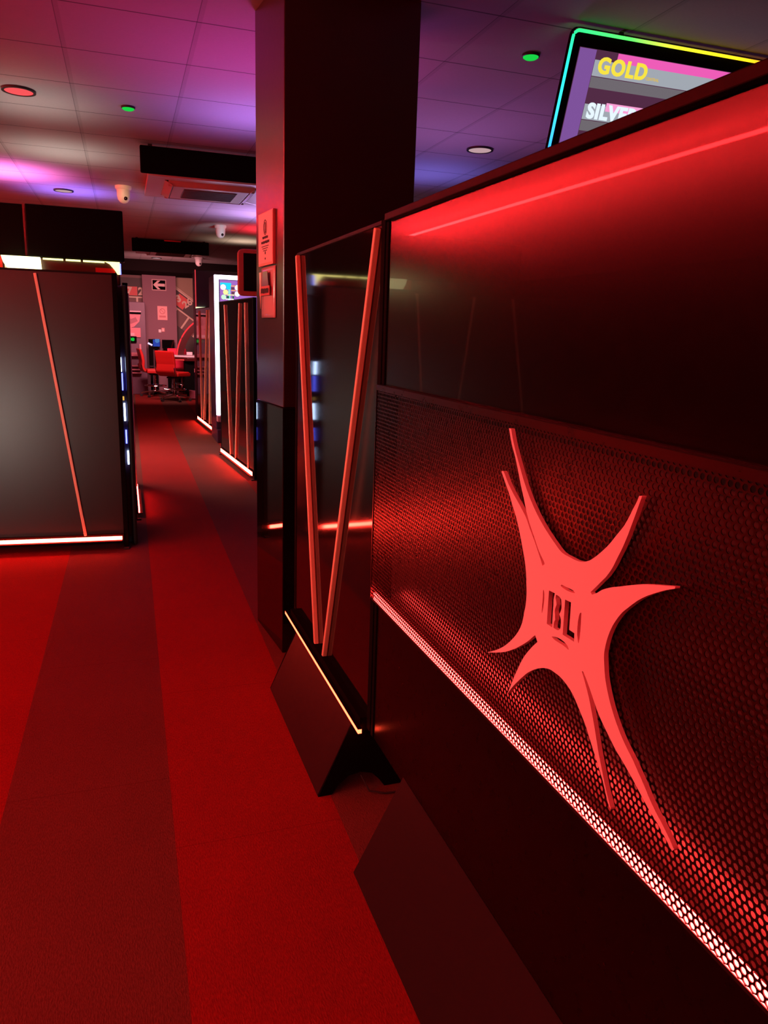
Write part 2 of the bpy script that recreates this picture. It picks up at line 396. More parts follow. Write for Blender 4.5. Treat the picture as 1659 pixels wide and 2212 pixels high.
B(-.0145, .0, YN, 2.006, 1.3145, 1.316).build('rim_ledge', M['rail'], P)
B(-.0145, .0, 2.004, 2.0075, .690, 1.316).build('edge_strip', M['mesh'], P)

def perforated(ya, yb, za, zb, pitch=.0115, rad=.00445, th=.0014, x=-.0125):
    rows = pitch * math.sqrt(3) / 2
    mbv = []; mbf = []
    R = pitch / math.sqrt(3)
    outer = []
    for k in range(12):
        a = PI / 2 + k * PI / 6
        r = R if k % 2 == 0 else R * math.cos(PI / 6)
        outer.append((r * math.cos(a), r * math.sin(a)))
    inner = [(rad * math.cos(PI / 2 + k * PI / 6), rad * math.sin(PI / 2 + k * PI / 6)) for k in range(12)]
    j = 0; z = za
    while z < zb:
        y = ya + (pitch / 2 if j % 2 else 0)
        while y < yb:
            o = len(mbv)
            mbv += [(x, y + a, z + b) for a, b in outer]
            mbv += [(x, y + a, z + b) for a, b in inner]
            mbv += [(x + th, y + a, z + b) for a, b in inner]
            for k in range(12):
                q = (k + 1) % 12
                mbf.append((o + k, o + q, o + 12 + q, o + 12 + k))
                mbf.append((o + 12 + k, o + 12 + q, o + 24 + q, o + 24 + k))
            y += pitch
        z += rows; j += 1
    me = bpy.data.meshes.new('perforated_panel'); me.from_pydata(mbv, [], mbf)
    return me
link('perforated_panel', perforated(.18, 2.004, .7035, 1.302), M['mesh'], P)
# the sheet carries on past the viewer, where nothing of its holes can be seen
B(-.0125, -.011, YN, .176, .690, 1.302).build('plain_sheet', M['mesh'], P)

# star-shaped emblem with cut-out letters, standing off the perforated sheet on studs
STAR_X = -.026
sp = [smooth_poly(STAR, 3, 55)] + [smooth_poly(h, 2, 40) for h in HOLES]
me = flat_curve(sp, .008)
# outline plane (y,z) -> local x = STAR_X
me.transform(Matrix(((0, 0, 1, STAR_X + .004), (1, 0, 0, 0), (0, 1, 0, 0), (0, 0, 0, 1))))
ST = thing('emblem_sign', 'coral red splat-shaped emblem with the cut-out letters BL, fixed on the perforated panel', 'sign', (.70, 0, 0), YAW)
link('emblem_plate', me, M['emblem'], ST)
for (y, z) in ((1.10, 1.04), (.90, 1.02), (1.06, .92), (.93, .92), (1.02, 1.09)):
    MB().lathe([(.006, -.0015), (.006, .0055)], n=12).xform(Matrix.Translation((-.018, y, z)) @ Matrix.Rotation(PI / 2, 4, 'Y')).build('stud', M['frame'], ST, smooth=True)

# ------------------------------------------------------------------ the screens further off
# screen facing the viewer on the left: front looks along -Y
divider('wide satin black divider screen facing the viewer with one leaning coral bar',
        (-.056, 5.147, 0), PI / 2 - .05, 2.58, .105, 1.765,
        [(.434, 1.742, .237, .10), (.68, 1.742, .84, .10), (1.15, 1.742, .96, .10), (1.48, 1.742, 1.78, .10)], .078, 'satin', led_x=-.010, led_h=.022, leds=(.01, 2.54))
divider('narrow edge-on divider screen beside the slot machine, red strip glowing at its foot', (.038, 7.35, 0), PI, 1.4, .09, 1.75,
        [(.3, 1.72, .6, .1)], .06, 'gloss', led_x=-.012, led_h=.035, leds=(.38, 1.36), led_mat='led_part')
divider('three-bar red divider screen, nearer of the pair past the column', (1.163, 7.38, 0), .074, 1.62, .09, 1.752,
        [(1.28, 1.71, 1.06, .095), (.53, 1.71, .80, .095), (.28, 1.71, .20, .09)], .062, 'gloss', led_x=-.004, led_h=.036)
divider('three-bar red divider screen, farther of the pair, beside the roulette table', (1.166, 10.9, 0), .05, 1.6, .09, 1.752,
        [(1.22, 1.71, 1.17, .09), (.44, 1.71, .95, .09), (.19, 1.71, .40, .09)], .055, 'gloss', led_x=-.004, led_h=.036)

# ------------------------------------------------------------------ slot machines behind the left screen
G_ = 'slot machines behind the left divider screen'
M['sign_glow'] = glow('lit_canopy', (1, .90, .42), 4.5)
M['yellow_strip'] = glow('yellow_strip', (1, .85, .26), 3)
M['blue_strip'] = glow('blue_strip', (.10, .12, 1), 6)
M['ice_strip'] = glow('ice_strip', (.5, .66, 1), 16)
M['amber'] = glow('amber_lamp', (1, .55, .1), .9)
def slot(label, loc, lit):
    """base centre at the back-left corner; local x 0..0.57, local y 0..0.62"""
    t = thing('slot_machine', label, 'slot machine', loc, 0, G_)
    w = .56
    B(0, w, .03, .60, 0, 1.70).build('cabinet', M['purple_black'], t, bev=.01)
    B(.03, w - .03, .05, .5, 1.70, 1.85).build('neck', M['maroon'], t, bev=.01)
    s = B(0, w, .02, .09, 1.842, 2.148).build('top_screen', M['dull_screen'], t, bev=.008)
    B(.02, w - .02, .0185, .021, 1.862, 2.13).build('screen_glass', M['dull_screen'], s)
    B(w / 2 - .04, w / 2 + .04, .09, .4, 1.72, 2.0).build('screen_mount', M['frame'], t, bev=.01)
    return t
slot_r = slot('slot machine with wide black top screen, right one behind the left divider screen', (-.535, 5.26, 0), 1)
# thin lit edge under its screen, in three lengths
for (xa, xb, za) in ((.085, .20, 1.836), (.215, .30, 1.836), (.315, .44, 1.836)):
    B(xa, xb, .012, .02, za - .006, za + .004).build('edge_light', M['yellow_strip'], slot_r)
MB().prism([(.44, 1.84), (.53, 1.84), (.53, 1.765), (.515, 1.765), (.50, 1.79), (.47, 1.825)], lambda a, b, d: (a, d, b), .012, .02).build('curved_light', M['yellow_strip'], slot_r)
B(.385, .50, .022, .03, 1.76, 1.80).build('red_badge', M['red_vinyl'], slot_r)
B(.528, .537, .0, .01, 1.765, 1.83).build('blue_light', M['blue_strip'], slot_r)
# right-hand jamb, with the little lights of the machine face in the gap beside the screen
B(.536, .566, -.045, .60, 0, 1.70).build('side_jamb', M['frame'], slot_r, bev=.012)
for (xa, z0_, z1_, mm) in ((0.509, 1.16, 1.25, 'ice_strip'), (0.514, 1.04, 1.15, 'blue_strip'), (0.517, .975, 1.0, 'amber'), (0.521, .84, .955, 'ice_strip'), (0.524, .69, .78, 'blue_strip'), (0.531, .55, .64, 'ice_strip')):
    B(xa - .006, xa + .004, .0, .012, z0_, z1_).build('face_light', M[mm], slot_r)
slot_l = slot('slot machine with black top screen cut by the left edge of the photo', (-1.10, 5.30, 0), 1)
slot('slot machine with black top screen hidden beyond the left edge of the view', (-1.67, 5.34, 0), 1)
# the lit canopy that bridges below the screens
cnp = thing('canopy_light', 'bright yellowish canopy lamp glowing between the black top screens and the left divider screen', 'lamp', (0, 5.215, 0), 0)
B(-.66, -.47, .02, .04, 1.752, 1.84).build('lamp_back', M['white'], cnp)
MB().prism([(-.675, 1.838), (-.462, 1.838), (-.458, 1.76), (-.64, 1.76), (-.665, 1.80)], lambda a, b, d: (a, d, b), 0, .05).build('lamp_glass', M['sign_glow'], cnp)
B(.36, .42, -.012, .02, 1.765, 1.84).build('red_badge', M['red_vinyl'], slot_l)
B(.552, .562, .0, .06, 1.85, 2.15).build('side_trim', M['chrome'], slot_l)

# ------------------------------------------------------------------ white-framed machine
N = thing('slot_machine', 'tall slot machine outlined by a white neon frame, between the two red divider screens', 'slot machine', (1.10, 10.0, 0), .0)
B(0, .72, .03, .65, .18, 2.11).build('cabinet', M['purple_black'], N, bev=.01)
B(-.0, .72, -.05, .65, 0, .18).build('plinth', M['purple_black'], N, bev=.01)
B(0, .054, 0, .03, .36, 2.11).build('frame_light', M['led_white'], N, bev=.004)
B(.666, .72, 0, .03, .36, 2.11).build('frame_light', M['led_white'], N, bev=.004)
B(.054, .666, 0, .03, 2.06, 2.11).build('frame_light', M['led_white'], N, bev=.004)
B(0, .72, -.10, .03, .28, .36).build('foot_rest', M['mauve'], N, bev=.008)
scr = B(.07, .65, .02, .03, 1.05, 2.05).build('display', glow('purple_display', (.42, .16, .62), .95), N)
def disc(x, z, r, y): return MB().lathe([(r, 0), (r, .004)], n=20).xform(Matrix.Translation((x, y, z)) @ Matrix.Rotation(PI / 2, 4, 'X'))
lamp_w = glow('pale_lamp', (1, .95, .75), 1.5); lamp_y = glow('yellow_lamp', (1, .88, .35), 1.1); lamp_g = glow('green_white_lamp', (.62, 1, .66), 1.1)
cy = glow('cyan_mark', (.02, .62, .85), 1.2); og = glow('orange_mark', (1, .42, .12), 1.0); pk = glow('plum_mark', (.16, .05, .09), 1.0); dg_ = glow('dark_green_mark', (.02, .18, .1), .8)
B(.075, .21, .012, .02, 1.985, 2.02).build('cyan_mark', cy, scr); B(.15, .205, .012, .02, 1.94, 1.99).build('cyan_mark', cy, scr)
for x, z, r, mm in ((.11, 1.965, .034, lamp_w), (.14, 1.905, .032, lamp_y), (.115, 1.845, .03, lamp_g), (.29, 1.965, .034, lamp_w), (.285, 1.89, .032, lamp_w)):
    disc(x, z, r, .012).build('number_lamp', mm, scr)
for x0_, x1_, z, mm in ((.21, .27, 1.985, og), (.21, .27, 1.93, og), (.16, .25, 1.875, lamp_y), (.14, .24, 1.822, lamp_w)):
    B(x0_, x1_, .012, .02, z - .006, z + .006).build('row_bar', mm, scr)
for x0_, x1_, z, mm in ((.21, .25, 1.955, pk), (.215, .255, 1.90, pk), (.152, .182, 1.845, dg_), (.225, .245, 1.845, dg_)):
    B(x0_, x1_, .012, .02, z - .015, z + .015).build('row_tile', mm, scr)
B(.175, .20, .013, .02, 1.79, 1.94).build('cyan_mark', glow('pale_cyan_mark', (.3, .8, .8), 1.0), scr)

# ------------------------------------------------------------------ dark blue cabinet behind
K = thing('gaming_cabinet', 'dark navy cabinet with a red lit edge, rising behind the farther red divider screen', 'cabinet', (1.125, 13.0, 0), 0)
B(.012, .75, 0, .6, 0, 2.365).build('body', M['navy'], K, bev=.01)
B(0, .014, -.01, .02, 1.2, 2.365).build('edge_light', glow('red_edge', (1, .06, .08), .7), K)
B(.03, .72, -.006, .002, 1.8, 2.33).build('front_panel', M['navy'], K, bev=.004)
bl = B(-.0, .16, -.05, -.01, 1.765, 1.79).build('shelf_light', glow('warm_white', (1, .95, .6), 1.0), K)

# ------------------------------------------------------------------ wall terminal behind the column
T = thing('terminal', 'bronze-cased terminal with black screen on a slim pole behind the column', 'terminal', (.85, 4.6, 0), 0)
def rrect(x0, x1, z0, z1, r, n=5):
    o = []
    for cx, cz, a0 in ((x1 - r, z1 - r, 0), (x0 + r, z1 - r, 90), (x0 + r, z0 + r, 180), (x1 - r, z0 + r, 270)):
        o += [(cx + r * math.cos(math.radians(a0 + 90 * k / n)), cz + r * math.sin(math.radians(a0 + 90 * k / n))) for k in range(n + 1)]
    return o
MB().prism(rrect(-.205, .205, 1.645, 1.905, .028), lambda a, b, d: (a, d, b), 0, .05).build('casing', M['bronze'], T, bev=.004)
B(-.176, .176, -.003, .004, 1.672, 1.882).build('screen', M['screen'], T)
MB().lathe([(.02, 0), (.02, 1.66)], (0, .05, 0), 16).build('pole', M['frame'], T, smooth=True)
MB().lathe([(.09, 0), (.09, .01), (.03, .02), (.025, .03)], (0, .05, 0), 24).build('base', M['frame'], T, smooth=True)

# ------------------------------------------------------------------ notices on the column (its left face)
def on_column(name, label, cat):
    return thing(name, label, cat, (.636, 3.218, 0), .1)
def lf(mb, m, nm, par):   # shapes given as (s along the face from the near corner, z, out)
    return mb.build(nm, m, par)
n1 = on_column('notice_plaque', 'pale framed age notice with dark print, upper of two on the column', 'notice')
lf(B(-.012, -.0005, .115, .345, 1.728, 1.948), M['acrylic'], 'plaque', n1)
lf(B(-.0135, -.012, .12, .34, 1.738, 1.944), mat('pale_pink_paper', (.82, .62, .56), .5), 'paper', n1)
def on_left_face(s, z, out=-.0145):
    # text x runs with decreasing s (towards the viewer), text y is up, face looks along local -x
    return Matrix(((0, 0, -1, out), (-1, 0, 0, s), (0, 1, 0, z), (0, 0, 0, 1)))
def scribble(s0, s1, z, hgt, out, par, seed):
    # print too small to read in the photo: a row of dark strokes
    rr = random.Random(seed); mb_ = MB(); s_ = s0
    while s_ < s1:
        w_ = rr.uniform(.0025, .006)
        mb_.box(out, out + .0008, s_, min(s_ + w_, s1), z + rr.uniform(0, .15) * hgt, z + hgt * rr.uniform(.8, 1))
        s_ += w_ + rr.uniform(.0015, .003)
    return mb_.build('print', M['ink'], par)
scribble(.185, .271, 1.838, .012, -.0146, n1, 3)
scribble(.165, .291, 1.818, .013, -.0146, n1, 5)
for k in range(3):
    B(-.0146, -.0138, .175 + .012 * k, .285 - .012 * k, 1.806 - .009 * k, 1.809 - .009 * k).build('print', M['ink'], n1)
ring = MB().tube([(-.0142, .228 + .022 * math.cos(a * PI / 12), 1.885 + .03 * math.sin(a * PI / 12)) for a in range(24)], .0016, 6, True)
ring.build('symbol', M['ink'], n1)
B(-.0146, -.0138, .221, .236, 1.862, 1.905).build('symbol', M['ink'], n1)
B(-.0146, -.0138, .222, .234, 1.774, 1.786).build('symbol', M['ink'], n1)
B(-.0146, -.0138, .222, .234, 1.752, 1.760).build('symbol', M['ink'], n1)

n2 = on_column('poster', 'curling picture leaflet in shiny sleeve, lower of two on the column', 'poster')
sleeve = MB(); cols = 10
v_ = []; f_ = []
for i in range(cols + 1):
    for k in range(cols + 1):
        s_ = .105 + .225 * i / cols; z_ = 1.506 + .215 * k / cols
        o_ = -.004 - .016 * (1 - abs(2 * i / cols - 1) ** 2) * (.3 + .7 * (1 - k / cols) * (.4 + .6 * math.sin(PI * k / cols)))
        v_.append((o_, s_, z_))
for i in range(cols):
    for k in range(cols):
        a = i * (cols + 1) + k
        f_.append((a, a + 1, a + cols + 2, a + cols + 1))
MB().add(v_, f_).build('leaflet', mat('glossy_leaflet', (.62, .5, .46), .12), n2, smooth=True).modifiers.new('thick', 'SOLIDIFY').thickness = .0015
B(-.0215, -.0195, .14, .30, 1.60, 1.64).build('print_band', mat('pink_band', (.7, .2, .2), .2), n2)
MB().prism([(.30, 1.70), (.265, 1.70), (.28, 1.545)], lambda a, b, d: (d, a, b), -.0225, -.021).build('picture', mat('pale_picture', (.85, .8, .6), .2), n2)
MB().prism([(.24, 1.70), (.17, 1.70), (.15, 1.64), (.25, 1.64)], lambda a, b, d: (d, a, b), -.0225, -.021).build('picture', mat('grey_picture', (.22, .2, .26), .2), n2)
scribble(.15, .29, 1.608, .024, -.0224, n2, 9)

# ------------------------------------------------------------------ things on the ceiling
def downlight(label, x, y, r, m):
    t = thing('downlight', label, 'ceiling lamp', (x, y, CEIL), 0, 'round ceiling downlights')
    MB().lathe([(r + .012, 0), (r + .012, -.012), (r - .002, -.012), (r - .006, -.002)], n=32).build('rim', M['frame'], t, smooth=True)
    MB().lathe([(r - .004, -.003), (r - .004, -.010), (r * .5, -.011), (.001, -.011)], n=32).build('diffuser', m, t, smooth=True)
    return t
downlight('round ceiling downlight, coral red light on it painted as glow, nearest on the left', -.525, 5.34, .082, M['red_lit'])
downlight('round unlit downlight over the black top screens', -.52, 8.9, .085, M['diffuser'])
downlight('round pinkish downlight above the partition, right of the column', 2.506, 5.41, .085, M['diffuser'])
downlight('small round downlight far off, below the second air conditioner', .68, 16.3, .085, M['diffuser'])
def green(label, x, y):
    t = thing('indicator_light', label, 'indicator light', (x, y, CEIL), 0, 'green ceiling lights')
    MB().lathe([(.042, 0), (.042, -.010), (.038, -.012), (.036, -.004)], n=24).build('rim', M['frame'], t, smooth=True)
    MB().lathe([(.037, -.004), (.037, -.014), (.028, -.020), (.001, -.022)], n=24).build('lens', M['green'], t, smooth=True)
green('small round green light on the ceiling left of the column', .087, 5.42)
green('small round green light on the ceiling beside the price board', 1.912, 3.61)
def cctv(label, x, y, s=1.0):
    t = thing('security_camera', label, 'security camera', (x, y, CEIL), 0, 'dome cameras')
    t.scale = (s, s, s)
    MB().lathe([(.078, 0), (.078, -.022), (.070, -.034), (.066, -.036)], n=24).build('mount', M['white'], t, smooth=True)
    MB().lathe([(.064, -.034), (.062, -.09), (.055, -.125), (.036, -.150), (.012, -.160), (.001, -.161)], n=24).build('dome', M['white'], t, smooth=True)
    MB().sphere((.018, -.046, -.118), .019).build('lens', M['screen'], t, smooth=True)
cctv('white dome security camera on the ceiling beside the nearer air conditioner', .057, 8.345)
cctv('white dome security camera beyond the nearer air conditioner, lit pale blue', 1.272, 10.72)
cctv('pink lit dome security camera below the farther air conditioner', 1.43, 15.6, 1.05)

def aircon(label, x, y, s=1.14):
    t = thing('air_conditioner', label, 'air conditioner', (x, y, CEIL), 0, 'ceiling cassette units')
    z = -.05
    # frame: four mitred sides
    o, i_ = 0.0, .15
    def side(pl): return MB().prism(pl, lambda a, b, d: (a, b, d), z, -.001)
    side([(0, 0), (s, 0), (s - i_, i_), (i_, i_)]).build('frame_side', M['tile_trim'], t, bev=.004)
    side([(s, 0), (s, s), (s - i_, s - i_), (s - i_, i_)]).build('frame_side', M['tile_trim'], t, bev=.004)
    side([(s, s), (0, s), (i_, s - i_), (s - i_, s - i_)]).build('frame_side', M['tile_trim'], t, bev=.004)
    side([(0, s), (0, 0), (i_, i_), (i_, s - i_)]).build('frame_side', M['tile_trim'], t, bev=.004)
    # louvre flaps tipped open round the grille
    for k in range(4):
        m_ = Matrix.Translation((s / 2, s / 2, z - .012)) @ Matrix.Rotation(k * PI / 2, 4, 'Z') @ Matrix.Translation((0, -s / 2 + i_ + .03, 0)) @ Matrix.Rotation(-.55, 4, 'X')
        MB().box(-s / 2 + i_ + .03, s / 2 - i_ - .03, -.045, .045, -.004, .004).xform(m_).build('flap', M['tile_trim'], t, bev=.002)
    g0, g1 = i_ + .075, s - i_ - .075
    B(g0, g1, g0, g1, z - .035, z).build('grille_frame', M['tile_trim'], t, bev=.006)
    gr = B(g0 + .10, g1 - .10, g0 + .10, g1 - .10, z - .038, z - .03).build('grille', M['grille'], t)
    for k in range(12):
        yy = g0 + .11 + k * (g1 - g0 - .22) / 11
        B(g0 + .105, g1 - .105, yy - .004, yy + .004, z - .043, z - .036).build('slat', M['grille'], gr)
    B(i_, s - i_, i_, s - i_, z + .03, z + .035).build('inner_tray', M['matte'], t)
    return t
aircon('white ceiling cassette air conditioner behind the nearer black deflector box', .26, 7.36)
aircon('ceiling cassette air conditioner behind the farther black deflector box', .27, 13.9)
def deflector(label, x, y, w, lit=False):
    t = thing('air_deflector', label, 'air deflector', (x, y, CEIL), 0, 'black air deflectors')
    B(0, w, 0, .035, -.205, -.012).build('board', M['matte'], t, bev=.01)
    for xx in (.06, w - .09):
        B(xx, xx + .03, .0, .03, -.014, 0).build('hanger', M['frame'], t)
        B(xx, xx + .02, .03, .25, -.03, -.018).build('bracket', M['frame'], t)
    return t
deflector('long black deflector board hanging before the nearer air conditioner', .172, 6.38, 1.15)
d2 = deflector('long black deflector board hanging before the farther air conditioner', .178, 12.82, 1.16)
B(.48, .73, -.006, .0, -.032, -.018).build('label_strip', M['pink_vinyl'], d2)

# ------------------------------------------------------------------ price board behind the partition
TH = math.radians(18.06)
BD = thing('price_board', 'tilted lit board reading GOLD and SILVER, framed by a rainbow neon line, above the partition', 'sign', (1.889, 3.181, 2.75), -.009, rx=TH)
W_, H_ = 1.75, 1.0
MB().prism(rrect(.006, W_ - .006, -H_ + .006, -.006, .03), lambda a, b, d: (a, d, b), .010, .045).build('housing', M['matte'], BD)
lip_o, lip_i = rrect(-.0125, W_ + .0125, -H_ - .0125, .0125, .036), rrect(-.0095, W_ + .0095, -H_ - .0095, .0095, .034)
nl = len(lip_o); lip = MB()
lip.add([(a, y, b) for r_ in (lip_o, lip_i) for y in (.003, .02) for a, b in r_],
        [(q0 + i, q0 + (i + 1) % nl, q1 + (i + 1) % nl, q1 + i) for (q0, q1) in ((0, nl), (2 * nl, 3 * nl), (0, 2 * nl), (nl, 3 * nl)) for i in range(nl)])
lip.build('outer_lip', M['matte'], BD)
def rainbow():
    m = bpy.data.materials.new('rainbow_neon'); n, l = nodes(m); n.remove(n['Principled BSDF'])
    tc = n.new('ShaderNodeTexCoord'); sx = n.new('ShaderNodeSeparateXYZ'); l.new(tc.outputs['Object'], sx.inputs[0])
    s_ = nmath(n, l, 'ADD', sx.outputs[0], sx.outputs[2])
    f = n.new('ShaderNodeMapRange'); f.inputs[1].default_value = -.6; f.inputs[2].default_value = 1.1; l.new(s_, f.inputs[0])
    r = n.new('ShaderNodeValToRGB'); l.new(f.outputs[0], r.inputs[0])
    el = r.color_ramp.elements
    el[0].position = 0; el[0].color = (.02, .22, 1, 1)
    el[1].position = 1; el[1].color = (1, .25, .01, 1)
    for p_, c_ in ((.12, (.04, .42, 1, 1)), (.26, (.02, .75, .55, 1)), (.36, (.02, .9, .18, 1)), (.52, (.08, .9, .10, 1)), (.66, (.62, .72, .02, 1)), (.85, (1, .62, .01, 1))):
        e_ = el.new(p_); e_.color = c_
    e = n.new('ShaderNodeEmission'); l.new(r.outputs[0], e.inputs['Color']); e.inputs['Strength'].default_value = 1.9
    l.new(e.outputs[0], n['Material Output'].inputs[0])
    return m
MB().tube([(a, .006, b) for a, b in rrect(.0, W_, -H_, 0, .028)], .0065, 8, True).build('neon_line', rainbow(), BD, smooth=True)
SCX0, SCX1 = .045, W_ - .05
dis = B(SCX0, SCX1, .004, .013, -.95, -.058).build('display', glow('plum_display', (.085, .025, .06), 1), BD)
purple = glow('purple_margin', (.21, .085, .33), 1); pinkb = glow('pink_band', (.86, .11, .48), 1); pinkb2 = glow('pale_pink_band', (.95, .35, .66), 1)
g1_ = glow('grey_bar', (.36, .39, .44), 1); g2_ = glow('dim_grey_bar', (.16, .14, .16), 1)
def band(nm, x0, x1, z0, z1, m, y=.0032): B(x0, x1, y, y + .001, -z1, -z0).build(nm, m, dis)
band('margin', SCX0, .128, .060, .95, purple)
band('pink_band', .24, 1.4, .060, .112, pinkb)
for k, top in enumerate((.096, .268, .440, .612)):
    band('price_bar', .130, 1.5, top, top + .062, g1_, .0026)
    band('lower_bar', .130, 1.5, top + .065, top + .108, g2_, .0026)
    if k: band('pink_band', .24, 1.4, top - .014, top + .02, pinkb2, .0023)
def on_board(x, z, y=.001): return Matrix(((1, 0, 0, x), (0, 0, -1, y), (0, 1, 0, -z), (0, 0, 0, 1)))
link('lettering', text_mb('GOLD', .085, .004, .0022, on_board(.150, .143), bevel=.0012, space=1.14), glow('gold_letters', (.95, .78, .06), 1.0), BD)
link('lettering', text_mb('CENTRAL', .0165, .001, .0004, on_board(.406, .142)), glow('gold_small', (.85, .60, .12), .8), BD)
link('lettering', text_mb('SILVER', .083, .004, .0026, on_board(.148, .321), bevel=.0012, space=1.10), glow('silver_letters', (.78, .90, 1), 1.05), BD)
for xx in (.25, 1.5):
    MB().bar((xx, .03, -.02), (xx, .045, .036), (0, 1, 0), .02, .01).build('hanger', M['frame'], BD)

# ------------------------------------------------------------------ far wall
WY = 18.4
def wall_t(name, label, cat, x, z, y=WY): return thing(name, label, cat, (x, y, z), 0)
mu = thing('mural', 'wall picture of a giant roulette wheel with numbered pockets on the far wall', 'mural', (.9, WY - .004, 0), 0)
tan = mat('mural_tan', (.30, .21, .13), .6, bump=.1); dk = mat('mural_dark', (.05, .035, .03), .6); rd = mat('mural_red', (.62, .045, .03), .5); cream = mat('mural_cream', (.62, .50, .36), .5); mv = mat('mural_brown', (.16, .085, .075), .6)
B(-1.6, 1.6, -.004, 0, .6, 2.555).build('picture_ground', mv, mu)
def quad(nm, pts, m, d=-.006): MB().prism(pts, lambda a, b, q: (a, q, b), d - .002, d).build(nm, m, mu)
quad('tan_area', [(.25, 1.95), (1.4, 1.4), (1.5, 2.55), (.25, 2.55)], tan)
quad('tan_area', [(-1.2, 2.1), (-.47, 2.1), (-.47, 2.5), (-1.2, 2.5)], dk)
ca, sa = math.cos(-.62), math.sin(-.62)
def rot(x, z, cx=.346, cz=2.179): return (cx + x * ca - z * sa, cz + x * sa + z * ca)
def band_r(nm, x0, x1, z0, z1, m, d=-.009): quad(nm, [rot(x0, z0), rot(x1, z0), rot(x1, z1), rot(x0, z1)], m, d)
band_r('wheel_rim', -.2, 1.2, .02, .045, dk); band_r('wheel_rim', -.2, 1.2, .045, .075, cream); band_r('wheel_rim', -.2, 1.2, .085, .10, cream)
band_r('pocket_ring', -.2, 1.2, -.26, .02, dk)
band_r('red_pocket', -.02, .235, -.235, .02, rd, -.012); band_r('red_pocket', .56, .80, -.235, .02, rd, -.012)
band_r('wheel_rim', -.2, 1.2, -.30, -.27, cream, -.012)
for xx in (.1, .42, .74): band_r('spoke', xx, xx + .04, -.6, -.30, cream, -.012)
band_r('wheel_bowl', .0, 1.3, -1.0, -.6, dk)
def on_mural(x, z, a=0.0): return Matrix.Translation((x, -.018, z)) @ Matrix.Rotation(-a, 4, 'Y') @ Matrix.Rotation(PI / 2, 4, 'X')
link('number', text_mb('3', .21, .004, .010, on_mural(*rot(.055, -.165), .42)), cream, mu)
link('number', text_mb('26', .21, .004, .008, on_mural(*rot(.26, -.175), .56)), cream, mu)
quad('red_pocket', [(-.92, 2.12), (-.57, 2.12), (-.57, 2.31), (-.92, 2.31)], rd, -.012)
quad('pocket_ring', [(-1.4, 2.10), (-.46, 2.10), (-.46, 2.32), (-1.4, 2.32)], dk, -.009)
quad('wheel_rim', [(-1.4, 2.07), (-.46, 2.07), (-.46, 2.10), (-1.4, 2.10)], cream, -.012)
quad('spoke', [(-.60, 1.93), (-.56, 1.93), (-.56, 2.07), (-.60, 2.07)], cream, -.012)
link('number', text_mb('7', .22, .002, .010, on_mural(-.80, 2.14)), cream, mu)
link('number', text_mb('29', .22, .002, .010, on_mural(-.55, 2.14)), cream, mu)

PY = 18.12
ar = thing('exit_sign', 'framed sign with a pale arrow pointing left on the mauve pier', 'sign', (.788, PY, 2.357), -.0)
B(-.155, .155, -.02, 0, -.12, .12).build('frame', mat('sign_frame', (.55, .33, .32), .5), ar, bev=.004)
B(-.135, .135, -.023, -.019, -.10, .10).build('sign_face', M['matte'], ar)
MB().prism([(-.125, 0), (-.03, .092), (.03, .092), (-.035, .03), (.125, .03), (.125, -.03), (-.035, -.03), (.03, -.092), (-.03, -.092)], lambda a, b, d: (a, d, b), -.027, -.022).build('arrow', mat('pale_arrow', (.72, .48, .46), .5), ar)
no = thing('notice', 'pink paper notice with a round ban symbol below the arrow sign', 'notice', (.842, PY, 1.757), 0)
pink = mat('pink_paper', (.85, .42, .40), .6); faint = mat('faint_print', (.62, .2, .2), .6)
B(-.105, .105, -.004, .001, -.15, .15).build('paper', pink, no)
MB().tube([(.055 * math.cos(a * PI / 12), -.006, .04 + .055 * math.sin(a * PI / 12)) for a in range(24)], .006, 6, True).build('symbol', faint, no)
MB().bar((-.04, -.006, .08), (.04, -.006, .0), (0, 1, 0), .01, .004).build('symbol', faint, no)
B(-.07, .07, -.006, -.003, -.095, -.055).build('print', faint, no)
for x, z, w, lab in ((.775, 1.365, .06, 'small grey wall switch low on the mauve pier'), (.845, 1.385, .065, 'small pink wall switch right of the grey one')):
    s = thing('wall_switch', lab, 'switch', (x, PY, z), 0, 'wall switches on the pier')
    B(-w / 2, w / 2, -.012, 0, -.035, .035 if w < .063 else .05).build('plate', M['white'] if w < .063 else pink, s, bev=.004)
    B(-.012, .012, -.017, -.012, -.018, .018).build('rocker', M['white'], s)

# ------------------------------------------------------------------ cash machine at the back left
CM = thing('cash_machine', 'mauve machine with picture header and green digits, left of the red chairs', 'cash machine', (.06, 17.45, 0), 0)
purp = mat('machine_mauve', (.13, .07, .11), .5); rose = mat('rose_art', (.62, .2, .24), .5); rose2 = mat('rose_art_dark', (.34, .10, .13), .5)
B(-.25, .40, .1, .6, 0, 1.96).build('body', purp, CM, bev=.01)
B(-.25, .31, .0, .12, 1.745, 1.77).build('ledge', mat('ledge_pink', (.68, .36, .42), .4), CM)
B(-.25, .31, .02, .1, 1.715, 1.745).build('ledge_shade_strip', M['matte'], CM)  # solid black strip stands for the shade under the ledge
MB().prism([(-.25, 1.70), (.30, 1.70), (.27, 1.55), (.16, 1.44), (.05, 1.40), (-.25, 1.45)], lambda a, b, d: (a, d, b), .085, .1).build('picture', rose, CM)
MB().prism([(-.05, 1.68), (.10, 1.60), (.20, 1.64), (.24, 1.56), (.10, 1.50), (-.05, 1.52)], lambda a, b, d: (a, d, b), .08, .085).build('picture', rose2, CM)
B(-.25, .29, .06, .1, 1.22, 1.42).build('fascia', rose, CM, bev=.006)
B(-.25, .16, .05, .06, 1.25, 1.31).build('tray', mat('tray_pink', (.75, .45, .5), .5), CM)
B(.03, .20, .03, .06, 1.11, 1.24).build('display', M['screen'], CM, bev=.004)
